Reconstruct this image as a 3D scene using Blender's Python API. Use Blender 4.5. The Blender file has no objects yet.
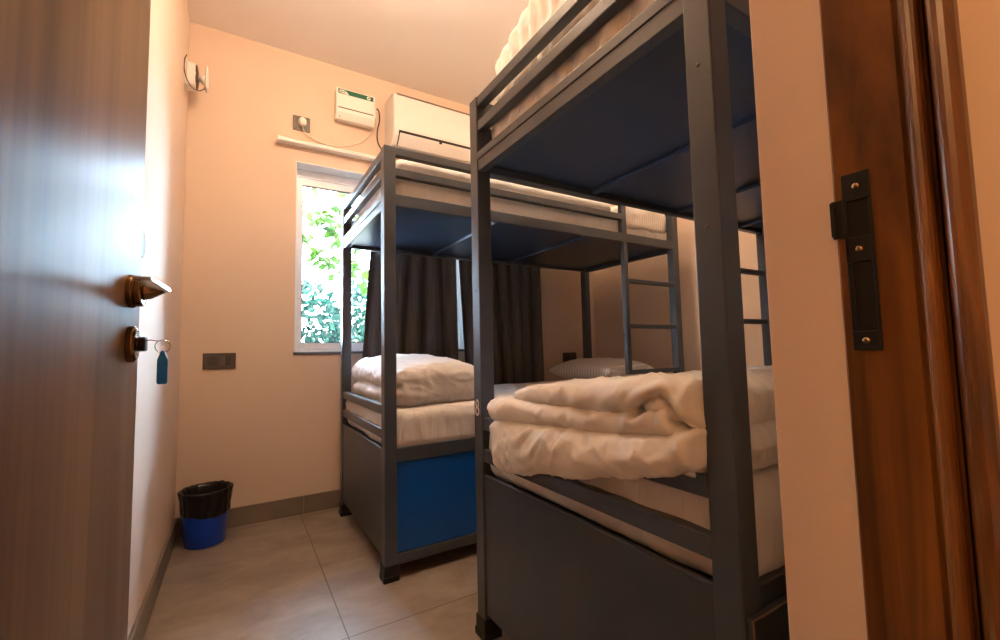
import bpy, bmesh, math, random
from mathutils import Vector, Matrix, noise
random.seed(7)
S = bpy.context.scene
COL = S.collection
R = math.radians

# ------------------------------------------------------------------ camera, world, lights, exposure
def look_axes(yaw, pitch, roll):
    f = Vector((math.sin(yaw)*math.cos(pitch), math.cos(yaw)*math.cos(pitch), math.sin(pitch)))
    r0 = Vector((math.cos(yaw), -math.sin(yaw), 0)); u0 = r0.cross(f)
    r = math.cos(roll)*r0 + math.sin(roll)*u0
    u = -math.sin(roll)*r0 + math.cos(roll)*u0
    return r, u, f
cam_data = bpy.data.cameras.new('camera'); cam = bpy.data.objects.new('camera', cam_data); COL.objects.link(cam)
r_, u_, f_ = look_axes(R(31.1535), R(3.9647), R(-1.1985))
m = Matrix.Identity(4)
for i in range(3):
    m[i][0] = r_[i]; m[i][1] = u_[i]; m[i][2] = -f_[i]
m[2][3] = 0.9
cam.matrix_world = m
cam_data.sensor_width = 36; cam_data.lens = 432.7*36/1000; cam_data.clip_start = .02
S.camera = cam

W = bpy.data.worlds.new('sky'); S.world = W; W.use_nodes = True
bg = W.node_tree.nodes['Background']; bg.inputs[0].default_value = (.56, .75, 1.0, 1); bg.inputs[1].default_value = 74.0

def light(name, kind, loc, energy, color, size=None, rot=(0, 0, 0)):
    d = bpy.data.lights.new(name, kind); d.energy = energy; d.color = color
    if kind == 'AREA': d.shape = 'DISK'; d.size = size
    elif kind == 'POINT': d.shadow_soft_size = size
    elif kind == 'SUN': d.angle = R(1)
    o = bpy.data.objects.new(name, d); o.location = loc; o.rotation_euler = rot; COL.objects.link(o); return o
WARM = (1.0, .69, .45)
light('ceiling_lamp_light', 'POINT', (.40, 1.42, 2.57), 35, WARM, .06)
light('far_ceiling_lamp_light', 'POINT', (1.85, 1.52, 2.57), 19, WARM, .06)
light('corridor_lamp_light', 'POINT', (-1.10, -.20, 2.20), 38, (1.0, .58, .27), .08)
light('sun', 'SUN', (0, 0, 8), 120.0, (1.0, .95, .85), rot=Vector((.6, .12, -.78)).to_track_quat('-Z', 'Y').to_euler())

S.view_settings.view_transform = 'Standard'; S.view_settings.look = 'None'
S.view_settings.gamma = 1; S.view_settings.exposure = .06; S.view_settings.use_curve_mapping = False
S.cycles.max_bounces = 10; S.cycles.diffuse_bounces = 6; S.cycles.transparent_max_bounces = 12
S.cycles.use_denoising = True

# ------------------------------------------------------------------ materials
MATS = {}
def mat(name, color, rough=.6, metal=0.0, var=0.0, vscale=(3, 3, 3), bump=0.0, bscale=60, spec=.5, coat=0.0, color2=None, detail=4):
    if name in MATS: return MATS[name]
    mt = bpy.data.materials.new(name); mt.use_nodes = True; nt = mt.node_tree; N = nt.nodes; L = nt.links
    b = N['Principled BSDF']
    b.inputs['Base Color'].default_value = (*color, 1); b.inputs['Roughness'].default_value = rough
    b.inputs['Metallic'].default_value = metal; b.inputs['Specular IOR Level'].default_value = spec
    b.inputs['Coat Weight'].default_value = coat
    tc = N.new('ShaderNodeTexCoord')
    if var or color2:
        mp = N.new('ShaderNodeMapping'); mp.inputs['Scale'].default_value = vscale
        L.new(tc.outputs['Object'], mp.inputs[0])
        n = N.new('ShaderNodeTexNoise'); n.inputs['Scale'].default_value = 1; n.inputs['Detail'].default_value = detail
        L.new(mp.outputs[0], n.inputs['Vector'])
        cr = N.new('ShaderNodeValToRGB')
        c2 = color2 or tuple(min(1, c*(1+var)) for c in color)
        c1 = color if color2 else tuple(c*(1-var) for c in color)
        cr.color_ramp.elements[0].position = .35; cr.color_ramp.elements[1].position = .65
        cr.color_ramp.elements[0].color = (*c1, 1); cr.color_ramp.elements[1].color = (*c2, 1)
        L.new(n.outputs['Fac'], cr.inputs[0]); L.new(cr.outputs[0], b.inputs['Base Color'])
    if bump:
        n2 = N.new('ShaderNodeTexNoise'); n2.inputs['Scale'].default_value = bscale; n2.inputs['Detail'].default_value = 3
        L.new(tc.outputs['Object'], n2.inputs['Vector'])
        bp = N.new('ShaderNodeBump'); bp.inputs['Strength'].default_value = bump; bp.inputs['Distance'].default_value = .01
        L.new(n2.outputs['Fac'], bp.inputs['Height']); L.new(bp.outputs[0], b.inputs['Normal'])
    MATS[name] = mt; return mt

M_wall = mat('wall_paint', (.725, .575, .455), .75, var=.02, vscale=(2, 2, 2), bump=.04, bscale=30)
M_ceil = mat('ceiling_paint', (.90, .87, .85), .8, bump=.05)
M_reveal = mat('white_reveal_paint', (.86, .86, .86), .5)
M_upvc = mat('white_upvc', (.90, .91, .93), .3)
M_gasket = mat('grey_gasket', (.12, .14, .17), .4)
M_steel = mat('slate_grey_paint', (.058, .069, .086), .36, var=.12, vscale=(6, 6, 6), bump=.05, bscale=25)
M_navy = mat('navy_deck_paint', (.024, .046, .098), .32, var=.15, vscale=(2, 2, 2), bump=.03, bscale=15)
M_panel = mat('dark_panel_paint', (.040, .046, .056), .40, var=.15, vscale=(3, 3, 3), bump=.05, bscale=18)
M_blue = mat('blue_panel_laminate', (.002, .080, .37), .38, var=.06)
M_rubber = mat('black_rubber', (.008, .008, .008), .45)
M_plastic = mat('warm_white_plastic', (.82, .80, .76), .35)
M_acw = mat('ac_white_plastic', (.76, .73, .70), .3)
M_dark = mat('dark_slot', (.012, .011, .010), .5)
M_green = mat('green_label', (.006, .12, .055), .35)
M_socket = mat('bronze_grey_plate', (.10, .085, .07), .35, metal=.3)
M_bronze = mat('antique_brass', (.26, .17, .09), .26, metal=1.0)
M_nickel = mat('satin_nickel', (.72, .70, .66), .22, metal=1.0)
M_tag = mat('blue_key_tag', (.008, .24, .75), .35)
M_bin = mat('blue_bin_plastic', (.002, .075, .72), .35)
M_bag = mat('black_bin_liner', (.006, .006, .007), .28, spec=.4, bump=.25, bscale=35)
M_curtain = mat('charcoal_curtain', (.105, .094, .090), .75, var=.15, vscale=(60, 60, 4), bump=.15, bscale=300, spec=.2)
M_ground = mat('garden_paving', (.74, .72, .70), .9, var=.3)
M_digit = mat('cream_digit', (.80, .74, .66), .5)
M_cablek = mat('black_cable', (.012, .010, .010), .5)
M_cableb = mat('brown_cable', (.10, .05, .03), .5)
M_cablew = mat('pale_cable', (.66, .60, .52), .5)
M_alu = mat('white_aluminium', (.78, .77, .76), .35)
M_worn = mat('worn_board_edge', (.22, .13, .07), .7, var=.4, vscale=(30, 30, 30))
M_lampg = mat('lamp_body_white', (.8, .8, .8), .4)
M_bark = mat('twig_bark', (.12, .07, .04), .8)

def leaf_mat(name, c):
    mt = bpy.data.materials.new(name); mt.use_nodes = True; N = mt.node_tree.nodes; L = mt.node_tree.links
    out = N['Material Output']; b = N['Principled BSDF']
    b.inputs['Roughness'].default_value = .6; b.inputs['Specular IOR Level'].default_value = .15
    tc = N.new('ShaderNodeTexCoord'); n = N.new('ShaderNodeTexNoise'); n.inputs['Scale'].default_value = 5
    L.new(tc.outputs['Object'], n.inputs['Vector'])
    cr = N.new('ShaderNodeValToRGB'); cr.color_ramp.elements[0].position = .35; cr.color_ramp.elements[1].position = .68
    cr.color_ramp.elements[0].color = (*[x*.4 for x in c], 1); cr.color_ramp.elements[1].color = (*[min(1, x*1.5) for x in c], 1)
    L.new(n.outputs['Fac'], cr.inputs[0]); L.new(cr.outputs[0], b.inputs['Base Color'])
    t = N.new('ShaderNodeBsdfTranslucent'); L.new(cr.outputs[0], t.inputs[0])
    mx = N.new('ShaderNodeMixShader'); mx.inputs[0].default_value = .4
    L.new(b.outputs[0], mx.inputs[1]); L.new(t.outputs[0], mx.inputs[2]); L.new(mx.outputs[0], out.inputs[0])
    return mt
M_leaf = leaf_mat('bright_green_leaf', (.024, .056, .005))
M_bush = leaf_mat('teal_green_foliage', (.0055, .023, .015))
M_lime = leaf_mat('lime_foliage', (.036, .055, .008))

def linen_mat(name, color, stripe=0.0, axis=1, freq=55, crease=.25, cscale=9, pulls=0):
    mt = bpy.data.materials.new(name); mt.use_nodes = True; N = mt.node_tree.nodes; L = mt.node_tree.links
    b = N['Principled BSDF']; b.inputs['Roughness'].default_value = .7; b.inputs['Specular IOR Level'].default_value = .25
    b.inputs['Sheen Weight'].default_value = .15
    b.inputs['Base Color'].default_value = (*color, 1)
    tc = N.new('ShaderNodeTexCoord')
    if stripe:
        mp = N.new('ShaderNodeMapping'); L.new(tc.outputs['Object'], mp.inputs[0])
        nz = N.new('ShaderNodeTexNoise'); nz.inputs['Scale'].default_value = 2.5
        L.new(tc.outputs['Object'], nz.inputs['Vector'])
        va = N.new('ShaderNodeVectorMath'); va.operation = 'MULTIPLY_ADD'; va.inputs[1].default_value = (.08, .08, .08)
        L.new(nz.outputs['Color'], va.inputs[0]); L.new(mp.outputs[0], va.inputs[2])
        w = N.new('ShaderNodeTexWave'); w.wave_type = 'BANDS'; w.bands_direction = 'XYZ'[axis]; w.inputs['Scale'].default_value = freq/6.2
        w.inputs['Distortion'].default_value = 0
        L.new(va.outputs[0], w.inputs['Vector'])
        cr = N.new('ShaderNodeValToRGB'); cr.color_ramp.elements[0].position = .42; cr.color_ramp.elements[1].position = .58
        cr.color_ramp.elements[0].color = (*[c*(1-stripe) for c in color], 1); cr.color_ramp.elements[1].color = (*color, 1)
        L.new(w.outputs['Fac'], cr.inputs[0]); L.new(cr.outputs[0], b.inputs['Base Color'])
    if pulls:
        mp3 = N.new('ShaderNodeMapping'); mp3.inputs['Scale'].default_value = (1, 1, .10); L.new(tc.outputs['Object'], mp3.inputs[0])
    n = N.new('ShaderNodeTexNoise'); n.inputs['Scale'].default_value = cscale; n.inputs['Detail'].default_value = 5; n.inputs['Distortion'].default_value = .8
    L.new(mp3.outputs[0] if pulls else tc.outputs['Object'], n.inputs['Vector'])
    bp = N.new('ShaderNodeBump'); bp.inputs['Strength'].default_value = crease; bp.inputs['Distance'].default_value = .03
    L.new(n.outputs['Fac'], bp.inputs['Height']); L.new(bp.outputs[0], b.inputs['Normal'])
    MATS[name] = mt; return mt
M_sheet = linen_mat('white_sheet', (.80, .79, .79), crease=.45, cscale=20, pulls=1)
M_duvet = linen_mat('white_duvet', (.86, .85, .83), stripe=.05, axis=0, freq=60, crease=.18)
M_duvet2 = linen_mat('white_duvet_plain', (.82, .81, .81), stripe=.03, axis=1, freq=60, crease=.3, cscale=12)
M_pillow_up = linen_mat('fine_striped_pillow', (.80, .78, .75), stripe=.16, axis=0, freq=110, crease=.15)
M_pillow = linen_mat('striped_pillow', (.80, .77, .74), stripe=.28, axis=1, freq=75, crease=.12)

def wood_mat(name, dark, light_, scale, rough, coat=0.0, rings=2.0, coat_rough=.1, spec=.5):
    mt = bpy.data.materials.new(name); mt.use_nodes = True; N = mt.node_tree.nodes; L = mt.node_tree.links
    b = N['Principled BSDF']; b.inputs['Roughness'].default_value = rough
    b.inputs['Coat Weight'].default_value = coat; b.inputs['Coat Roughness'].default_value = coat_rough
    b.inputs['Specular IOR Level'].default_value = spec
    tc = N.new('ShaderNodeTexCoord'); mp = N.new('ShaderNodeMapping'); mp.inputs['Scale'].default_value = scale
    L.new(tc.outputs['Object'], mp.inputs[0])
    n = N.new('ShaderNodeTexNoise'); n.inputs['Scale'].default_value = 1; n.inputs['Detail'].default_value = 6; n.inputs['Distortion'].default_value = rings
    n.inputs['Roughness'].default_value = .6
    L.new(mp.outputs[0], n.inputs['Vector'])
    cr = N.new('ShaderNodeValToRGB'); cr.color_ramp.elements[0].position = .32; cr.color_ramp.elements[1].position = .68
    cr.color_ramp.elements[0].color = (*dark, 1); cr.color_ramp.elements[1].color = (*light_, 1)
    L.new(n.outputs['Fac'], cr.inputs[0]); L.new(cr.outputs[0], b.inputs['Base Color'])
    bp = N.new('ShaderNodeBump'); bp.inputs['Strength'].default_value = .06; bp.inputs['Distance'].default_value = .01
    L.new(n.outputs['Fac'], bp.inputs['Height']); L.new(bp.outputs[0], b.inputs['Normal'])
    MATS[name] = mt; return mt
M_door = wood_mat('walnut_laminate', (.120, .072, .042), (.31, .195, .118), (8, 8, .3), .34, coat=.0, rings=.5, spec=.09)
M_teak = wood_mat('varnished_teak', (.045, .015, .003), (.21, .080, .016), (14, 14, 1.3), .30, coat=.4, rings=1.8)

def tile_mat():
    mt = bpy.data.materials.new('stone_floor_tile'); mt.use_nodes = True; N = mt.node_tree.nodes; L = mt.node_tree.links
    b = N['Principled BSDF']; b.inputs['Roughness'].default_value = .38
    tc = N.new('ShaderNodeTexCoord'); mp = N.new('ShaderNodeMapping')
    mp.inputs['Location'].default_value = (-.315 + 1.2, -1.49 + 2.4, 0)
    L.new(tc.outputs['Object'], mp.inputs[0])
    br = N.new('ShaderNodeTexBrick'); br.offset = 0; br.inputs['Scale'].default_value = 1
    br.inputs['Brick Width'].default_value = .6; br.inputs['Row Height'].default_value = 1.2
    br.inputs['Mortar Size'].default_value = .0022; br.inputs['Mortar Smooth'].default_value = .1
    L.new(mp.outputs[0], br.inputs['Vector'])
    n = N.new('ShaderNodeTexNoise'); n.inputs['Scale'].default_value = 4.5; n.inputs['Detail'].default_value = 8; n.inputs['Distortion'].default_value = .45
    n.inputs['Roughness'].default_value = .62
    mp2 = N.new('ShaderNodeMapping'); mp2.inputs['Scale'].default_value = (1, 1.6, 1); mp2.inputs['Rotation'].default_value = (0, 0, .5)
    L.new(tc.outputs['Object'], mp2.inputs[0]); L.new(mp2.outputs[0], n.inputs['Vector'])
    cr = N.new('ShaderNodeValToRGB'); cr.color_ramp.elements[0].position = .3; cr.color_ramp.elements[1].position = .72
    cr.color_ramp.elements[0].color = (.185, .145, .115, 1); cr.color_ramp.elements[1].color = (.34, .275, .225, 1)
    L.new(n.outputs['Fac'], cr.inputs[0])
    mx = N.new('ShaderNodeMix'); mx.data_type = 'RGBA'
    L.new(br.outputs['Fac'], mx.inputs[0]); L.new(cr.outputs[0], mx.inputs[6]); mx.inputs[7].default_value = (.10, .06, .035, 1)
    L.new(mx.outputs[2], b.inputs['Base Color'])
    MATS['tile'] = mt; return mt
M_tile = tile_mat()
M_base = mat('skirting_tile', (.16, .125, .095), .45, color2=(.22, .175, .13), vscale=(5, 5, 5))

def glass_mat():
    mt = bpy.data.materials.new('window_glass'); mt.use_nodes = True; N = mt.node_tree.nodes; L = mt.node_tree.links
    out = N['Material Output']; N.remove(N['Principled BSDF'])
    t = N.new('ShaderNodeBsdfTransparent'); t.inputs[0].default_value = (.95, .98, .97, 1)
    g = N.new('ShaderNodeBsdfGlossy'); g.inputs['Roughness'].default_value = .02
    fr = N.new('ShaderNodeFresnel'); fr.inputs[0].default_value = 1.3
    mx = N.new('ShaderNodeMixShader'); L.new(fr.outputs[0], mx.inputs[0]); L.new(t.outputs[0], mx.inputs[1]); L.new(g.outputs[0], mx.inputs[2])
    L.new(mx.outputs[0], out.inputs[0]); return mt
M_glass = glass_mat()

def emit_mat(name, color, strength):
    mt = bpy.data.materials.new(name); mt.use_nodes = True; b = mt.node_tree.nodes['Principled BSDF']
    b.inputs['Base Color'].default_value = (.8, .8, .8, 1)
    b.inputs['Emission Color'].default_value = (*color, 1); b.inputs['Emission Strength'].default_value = strength
    return mt
M_glow = emit_mat('lamp_diffuser', WARM, 6)

# ------------------------------------------------------------------ mesh helpers (world coordinates)
def box(bm, x0, x1, y0, y1, z0, z1):
    v = [bm.verts.new((x, y, z)) for x in (x0, x1) for y in (y0, y1) for z in (z0, z1)]
    for q in ((0, 1, 3, 2), (4, 6, 7, 5), (0, 4, 5, 1), (2, 3, 7, 6), (0, 2, 6, 4), (1, 5, 7, 3)):
        bm.faces.new([v[i] for i in q])
    return v

def prism(bm, pts, z0, z1):
    a = [bm.verts.new((x, y, z0)) for x, y in pts]; b = [bm.verts.new((x, y, z1)) for x, y in pts]
    n = len(pts)
    for i in range(n): bm.faces.new((a[i], a[(i+1) % n], b[(i+1) % n], b[i]))
    bm.faces.new(list(reversed(a))); bm.faces.new(b)

def tube(bm, pts, r, seg=10, closed=False):
    pts = [Vector(p) for p in pts]; n = len(pts); rings = []
    rad = r if isinstance(r, (list, tuple)) else [r]*n
    prev = None
    for i, p in enumerate(pts):
        if closed: d = pts[(i+1) % n] - pts[i-1]
        else: d = pts[min(i+1, n-1)] - pts[max(i-1, 0)]
        d.normalize()
        if prev is None:
            a = d.orthogonal().normalized()
        else:
            a = (prev - d*prev.dot(d)).normalized()
        prev = a; b = d.cross(a)
        rings.append([bm.verts.new(p + rad[i]*(a*math.cos(t*2*math.pi/seg) + b*math.sin(t*2*math.pi/seg))) for t in range(seg)])
    m = n if closed else n-1
    for i in range(m):
        A, B = rings[i], rings[(i+1) % n]
        for t in range(seg): bm.faces.new((A[t], A[(t+1) % seg], B[(t+1) % seg], B[t]))
    if not closed:
        bm.faces.new(list(reversed(rings[0]))); bm.faces.new(rings[-1])

def loft(bm, loops, cap=True):
    rings = [[bm.verts.new(p) for p in lp] for lp in loops]; n = len(rings[0])
    for A, B in zip(rings, rings[1:]):
        for t in range(n): bm.faces.new((A[t], A[(t+1) % n], B[(t+1) % n], B[t]))
    if cap: bm.faces.new(list(reversed(rings[0]))); bm.faces.new(rings[-1])
    return rings

def lathe(bm, prof, c, seg=32, wob=None, axis='Z'):
    rings = []
    for k, (r, z) in enumerate(prof):
        ring = []
        for t in range(seg):
            a = 2*math.pi*t/seg
            rr, zz = (r, z) if wob is None else wob(r, z, a, k)
            if axis == 'Z': p = (c[0]+rr*math.cos(a), c[1]+rr*math.sin(a), c[2]+zz)
            elif axis == 'X': p = (c[0]+zz, c[1]+rr*math.cos(a), c[2]+rr*math.sin(a))
            else: p = (c[0]+rr*math.cos(a), c[1]+zz, c[2]+rr*math.sin(a))
            ring.append(bm.verts.new(p))
        rings.append(ring)
    for A, B in zip(rings, rings[1:]):
        for t in range(seg): bm.faces.new((A[t], A[(t+1) % seg], B[(t+1) % seg], B[t]))
    return rings

def obj(name, bm, material, parent=None, bevel=0, smooth=False, seg=2, sub=0, solid=0, mats=None):
    """link bm (built in world coordinates) as one object; children keep coordinates local to their root"""
    bmesh.ops.recalc_face_normals(bm, faces=bm.faces)
    root = parent
    while root is not None and root.parent is not None: root = root.parent
    if root is not None and root.type == 'EMPTY':
        bmesh.ops.translate(bm, verts=bm.verts, vec=-Vector(root.location))
    me = bpy.data.meshes.new(name); bm.to_mesh(me); bm.free()
    o = bpy.data.objects.new(name, me); COL.objects.link(o)
    for mm in (mats or [material]): me.materials.append(mm)
    if parent is not None: o.parent = parent
    if smooth:
        for p in me.polygons: p.use_smooth = True
    if solid:
        s = o.modifiers.new('solid', 'SOLIDIFY'); s.thickness = solid; s.offset = 0
    if bevel:
        b = o.modifiers.new('bevel', 'BEVEL'); b.width = bevel; b.segments = seg; b.limit_method = 'ANGLE'; b.angle_limit = R(40)
    if sub:
        s = o.modifiers.new('sub', 'SUBSURF'); s.levels = sub; s.render_levels = sub
    return o

def bxo(name, dims, material, parent=None, bevel=.002):
    bm = bmesh.new(); box(bm, *dims); return obj(name, bm, material, parent, bevel)

def tag(o, label=None, cat=None, group=None, kind=None):
    if label: o['label'] = label
    if cat: o['category'] = cat
    if group: o['group'] = group
    if kind: o['kind'] = kind
    return o

def thing(name, loc, label, cat, group=None, kind=None):
    o = bpy.data.objects.new(name, None); o.location = loc; o.empty_display_size = .1; COL.objects.link(o)
    return tag(o, label, cat, group, kind)

def struct(name, bm, material, label=None, **k):
    o = obj(name, bm, material, **k); o['kind'] = 'structure'
    if label: o['label'] = label
    return o

def nz(p, f, seed=0): return noise.noise(Vector((p[0]*f+seed*7.1, p[1]*f-seed*3.3, p[2]*f+seed*1.7)))
def ridge(p, f, seed=0, k=3): return (1-abs(nz(p, f, seed)))**k

# ------------------------------------------------------------------ room shell
XL, XR, YB, YF, ZC = -.257, 2.60, 2.748, .29, 2.706
DX0, DX1, DH = -.245, .57, 2.10          # doorway
WX0, WX1, WZ0, WZ1 = .273, 1.42, .908, 2.042
bm = bmesh.new(); box(bm, -1.6, 3.0, -1.5, 3.1, -.12, 0); struct('floor', bm, M_tile, 'beige grey stone floor tiles with thin joints')
bm = bmesh.new(); box(bm, -1.6, 3.0, -1.5, 3.1, ZC, ZC+.15); struct('ceiling', bm, M_ceil, 'plain pale ceiling')
bm = bmesh.new(); box(bm, XL-.15, XL, 0, YB+.2, 0, ZC); struct('wall_left', bm, M_wall, 'pale plastered left wall behind the open door')
bm = bmesh.new(); box(bm, XR, XR+.15, 0, YB+.2, 0, ZC); struct('wall_right', bm, M_wall, 'peach right wall behind the bed ladders')
bm = bmesh.new()
box(bm, XL, WX0, YB, YB+.2, 0, ZC); box(bm, WX1, XR, YB, YB+.2, 0, ZC)
box(bm, WX0, WX1, YB, YB+.2, 0, WZ0); box(bm, WX0, WX1, YB, YB+.2, WZ1, ZC)
struct('wall_back', bm, M_wall, 'peach back wall with the window and air conditioner')
bm = bmesh.new()
box(bm, XL, DX0, 0, YF, 0, ZC); box(bm, DX1, XR, 0, YF, 0, ZC); box(bm, DX0, DX1, 0, YF, DH, ZC)
struct('wall_front', bm, M_wall, 'peach plaster wall beside the wooden door frame', bevel=.0015)
bm = bmesh.new()
box(bm, -1.6, 3.0, -1.6, -1.5, 0, ZC); box(bm, -1.7, -1.6, -1.6, .1, 0, ZC); box(bm, 3.0, 3.1, -1.6, .1, 0, ZC)
box(bm, -1.6, XL-.15, 0, .15, 0, ZC); box(bm, XR+.15, 3.0, 0, .15, 0, ZC)
struct('wall_corridor', bm, M_wall, 'corridor walls behind the viewpoint')
# window reveal lining
bm = bmesh.new()
t = .004
box(bm, WX0, WX0+t, YB-.003, YB+.2, WZ0, WZ1); box(bm, WX1-t, WX1, YB-.003, YB+.2, WZ0, WZ1)
box(bm, WX0, WX1, YB-.003, YB+.2, WZ1-t, WZ1)
struct('trim_1', bm, M_reveal, 'white painted window reveal')
bm = bmesh.new(); box(bm, WX0-.005, WX1+.005, YB-.008, YB+.2, WZ0-.012, WZ0+.004); struct('trim_2', bm, mat('sill_dark', (.10, .10, .11), .3), 'thin dark strip along the sill under the window', bevel=.002)  # thin dark strip along the bottom edge of the opening
# baseboards
bm = bmesh.new(); xs = [XL+.012, .332, .932, 1.532, 2.132, XR-.012]
for a, b in zip(xs, xs[1:]): box(bm, a+.0008, b-.0008, YB-.011, YB, 0, .098)
struct('baseboard_back', bm, M_base, 'brown tile skirting along the back wall', bevel=.0015)
bm = bmesh.new(); ys = [.30, .35, .95, 1.55, 2.15, YB]
for a, b in zip(ys, ys[1:]): box(bm, XL, XL+.011, a+.0008, b-.0008, 0, .098)
struct('baseboard_left', bm, M_base, 'brown tile skirting along the left wall', bevel=.0015)
bm = bmesh.new()
for a, b in zip(ys, ys[1:]): box(bm, XR-.011, XR, a+.0008, b-.0008, 0, .098)
struct('baseboard_right', bm, M_base, 'brown tile skirting along the right wall', bevel=.0015)

# window
win = thing('window_1', (WX0, YB+.1, WZ0), 'white framed garden window partly behind the charcoal curtains', 'window', kind='structure')
fy0, fy1 = YB+.10, YB+.165
def rect_frame(bm, x0, x1, z0, z1, y0, y1, wl, wr, wb, wt):
    box(bm, x0, x0+wl, y0, y1, z0, z1); box(bm, x1-wr, x1, y0, y1, z0, z1)
    box(bm, x0+wl, x1-wr, y0, y1, z0, z0+wb); box(bm, x0+wl, x1-wr, y0, y1, z1-wt, z1)
bm = bmesh.new(); rect_frame(bm, WX0+t, WX1-t, WZ0+.004, WZ1-t, fy0, fy1, .022, .022, .022, .05); obj('window_frame', bm, M_upvc, win, .003)
mid = (WX0+WX1)/2
for x0, x1, dy in ((WX0+.024, mid+.02, 0), (mid-.02, WX1-.024, .03)):
    bm = bmesh.new(); rect_frame(bm, x0, x1, WZ0+.026, WZ1-.056, fy0+.006+dy, fy0+.030+dy, .026, .035, .034, .045)
    s = obj('sash', bm, M_upvc, win, .002)
    bm = bmesh.new(); box(bm, x0+.02, x1-.02, fy0+.016+dy, fy0+.020+dy, WZ0+.055, WZ1-.095); obj('pane', bm, M_glass, s)
    bm = bmesh.new(); rect_frame(bm, x0+.024, x1-.033, WZ0+.058, WZ1-.099, fy0+.003+dy, fy0+.0065+dy, .003, .003, .003, .012); obj('gasket', bm, M_gasket, s)

# ------------------------------------------------------------------ doorway frame (wood), strike plate
bm = bmesh.new()
x = DX1
prof = [(x+.05, .2105), (x-.004, .2105), (x-.006, .2085), (x-.006, .149), (x-.002, .1465), (x-.002, .1445)]
for k in range(9):
    a = math.pi*k/8; prof.append((x-.004-.012*math.sin(a), .1365+.0075*math.cos(a)))
prof += [(x, .1275), (x, .1255)]
for k in range(9):
    a = math.pi*k/8; prof.append((x-.004-.014*math.sin(a), .1145+.0105*math.cos(a)))
prof += [(x+.05, .104)]
prism(bm, prof, 0, DH)
fr = struct('trim_3', bm, M_teak, 'glossy reddish brown wooden door frame')
bm = bmesh.new(); box(bm, DX0, DX1-.006, .105, .2105, DH-.03, DH); obj('frame_head', bm, M_teak, fr, .003)
bm = bmesh.new(); box(bm, DX0-.001, DX0+.03, .105, .2105, 0, DH-.03); obj('frame_jamb', bm, M_teak, fr, .003)
# strike plate: flat plate with lip and two openings
bm = bmesh.new()
px = DX1-.0085
def yz_plate(bm, x0, x1, rects):
    for y0, y1, z0, z1 in rects: box(bm, x0, x1, y0, y1, z0, z1)
yz_plate(bm, px, px+.003, [(.177, .2015, 1.052, 1.082), (.199, .2015, .985, 1.052), (.177, .180, .892, 1.052), (.180, .2015, .985, 1.0125),
                           (.197, .2015, .912, .985), (.180, .2015, .892, .912), (.2015, .2125, 1.014, 1.056)])
yz_plate(bm, px-.0035, px, [(.2085, .2125, 1.016, 1.054)])
sp = obj('strike_plate', bm, mat('black_iron', (.012, .011, .010), .45, metal=.4), fr, .0006)
sp['label'] = 'black metal strike plate'
bm = bmesh.new(); yz_plate(bm, px+.0021, px+.0026, [(.180, .199, 1.0125, 1.052), (.180, .197, .912, .985)]); obj('keeper_hole', bm, mat('keeper_black', (.004, .003, .003), .9), sp)
bm = bmesh.new()
for yy, zz in ((.189, 1.067), (.190, .999), (.190, .902)): lathe(bm, [(.0001, -.0012), (.003, -.001), (.0036, 0)], (px, yy, zz), 12, axis='X')
obj('screw', bm, M_bronze, sp, smooth=True)

# ------------------------------------------------------------------ door leaf
HX, HY, DA, DLEN = -.205, .212, math.atan2(.053, .775), .777
ca, sa = math.cos(DA), math.sin(DA)
def dl(s, n, z):
    """door coordinates: s along the leaf from the hinge, n out of the visible face, z up"""
    return Vector((HX + s*sa + n*ca, HY + s*ca - n*sa, z))
def dbox(bm, s0, s1, n0, n1, z0, z1):
    v = [bm.verts.new(dl(s, n, z)) for s in (s0, s1) for n in (n0, n1) for z in (z0, z1)]
    for q in ((0, 1, 3, 2), (4, 6, 7, 5), (0, 4, 5, 1), (2, 3, 7, 6), (0, 2, 6, 4), (1, 5, 7, 3)): bm.faces.new([v[i] for i in q])
bm = bmesh.new(); dbox(bm, 0, DLEN, -.035, 0, .008, DH-.035)
door = struct('door_1', bm, M_door, 'open brown wood grain door with brass lever handle and key', bevel=.0015)
door['category'] = 'door'
def dlathe(bm, prof, s, z, seg=28):
    rings = []
    for r, n in prof:
        rings.append([bm.verts.new(dl(s+r*math.cos(2*math.pi*k/seg), n, z+r*math.sin(2*math.pi*k/seg))) for k in range(seg)])
    for A, B in zip(rings, rings[1:]):
        for k in range(seg): bm.faces.new((A[k], A[(k+1) % seg], B[(k+1) % seg], B[k]))
    bm.faces.new(rings[-1])
SH, ZH = .715, 1.010
bm = bmesh.new(); dlathe(bm, [(.0275, 0), (.0275, .006), (.026, .0075), (.0245, .008), (.0245, .010), (.0255, .0105), (.0255, .017), (.023, .019)], SH, ZH)
ros = obj('door_handle', bm, M_bronze, door, smooth=False, bevel=.0008); ros['label'] = 'antique brass lever handle'
bm = bmesh.new()   # bronze neck flaring out of the rosette
loops = []
for n_, rs, rz_, dz_ in ((.017, .0150, .0150, 0), (.022, .0135, .0135, 0), (.028, .0125, .0120, -.0005), (.034, .0125, .0095, .0005), (.041, .0120, .0065, .002), (.046, .0105, .0045, .003)):
    loops.append([dl(SH+rs*math.cos(2*math.pi*k/24), n_, ZH+dz_+rz_*math.sin(2*math.pi*k/24)) for k in range(24)])
loft(bm, loops); obj('neck', bm, M_bronze, ros, smooth=True)
bm = bmesh.new()   # flat blade pointing back to the hinge
loops = []
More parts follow.
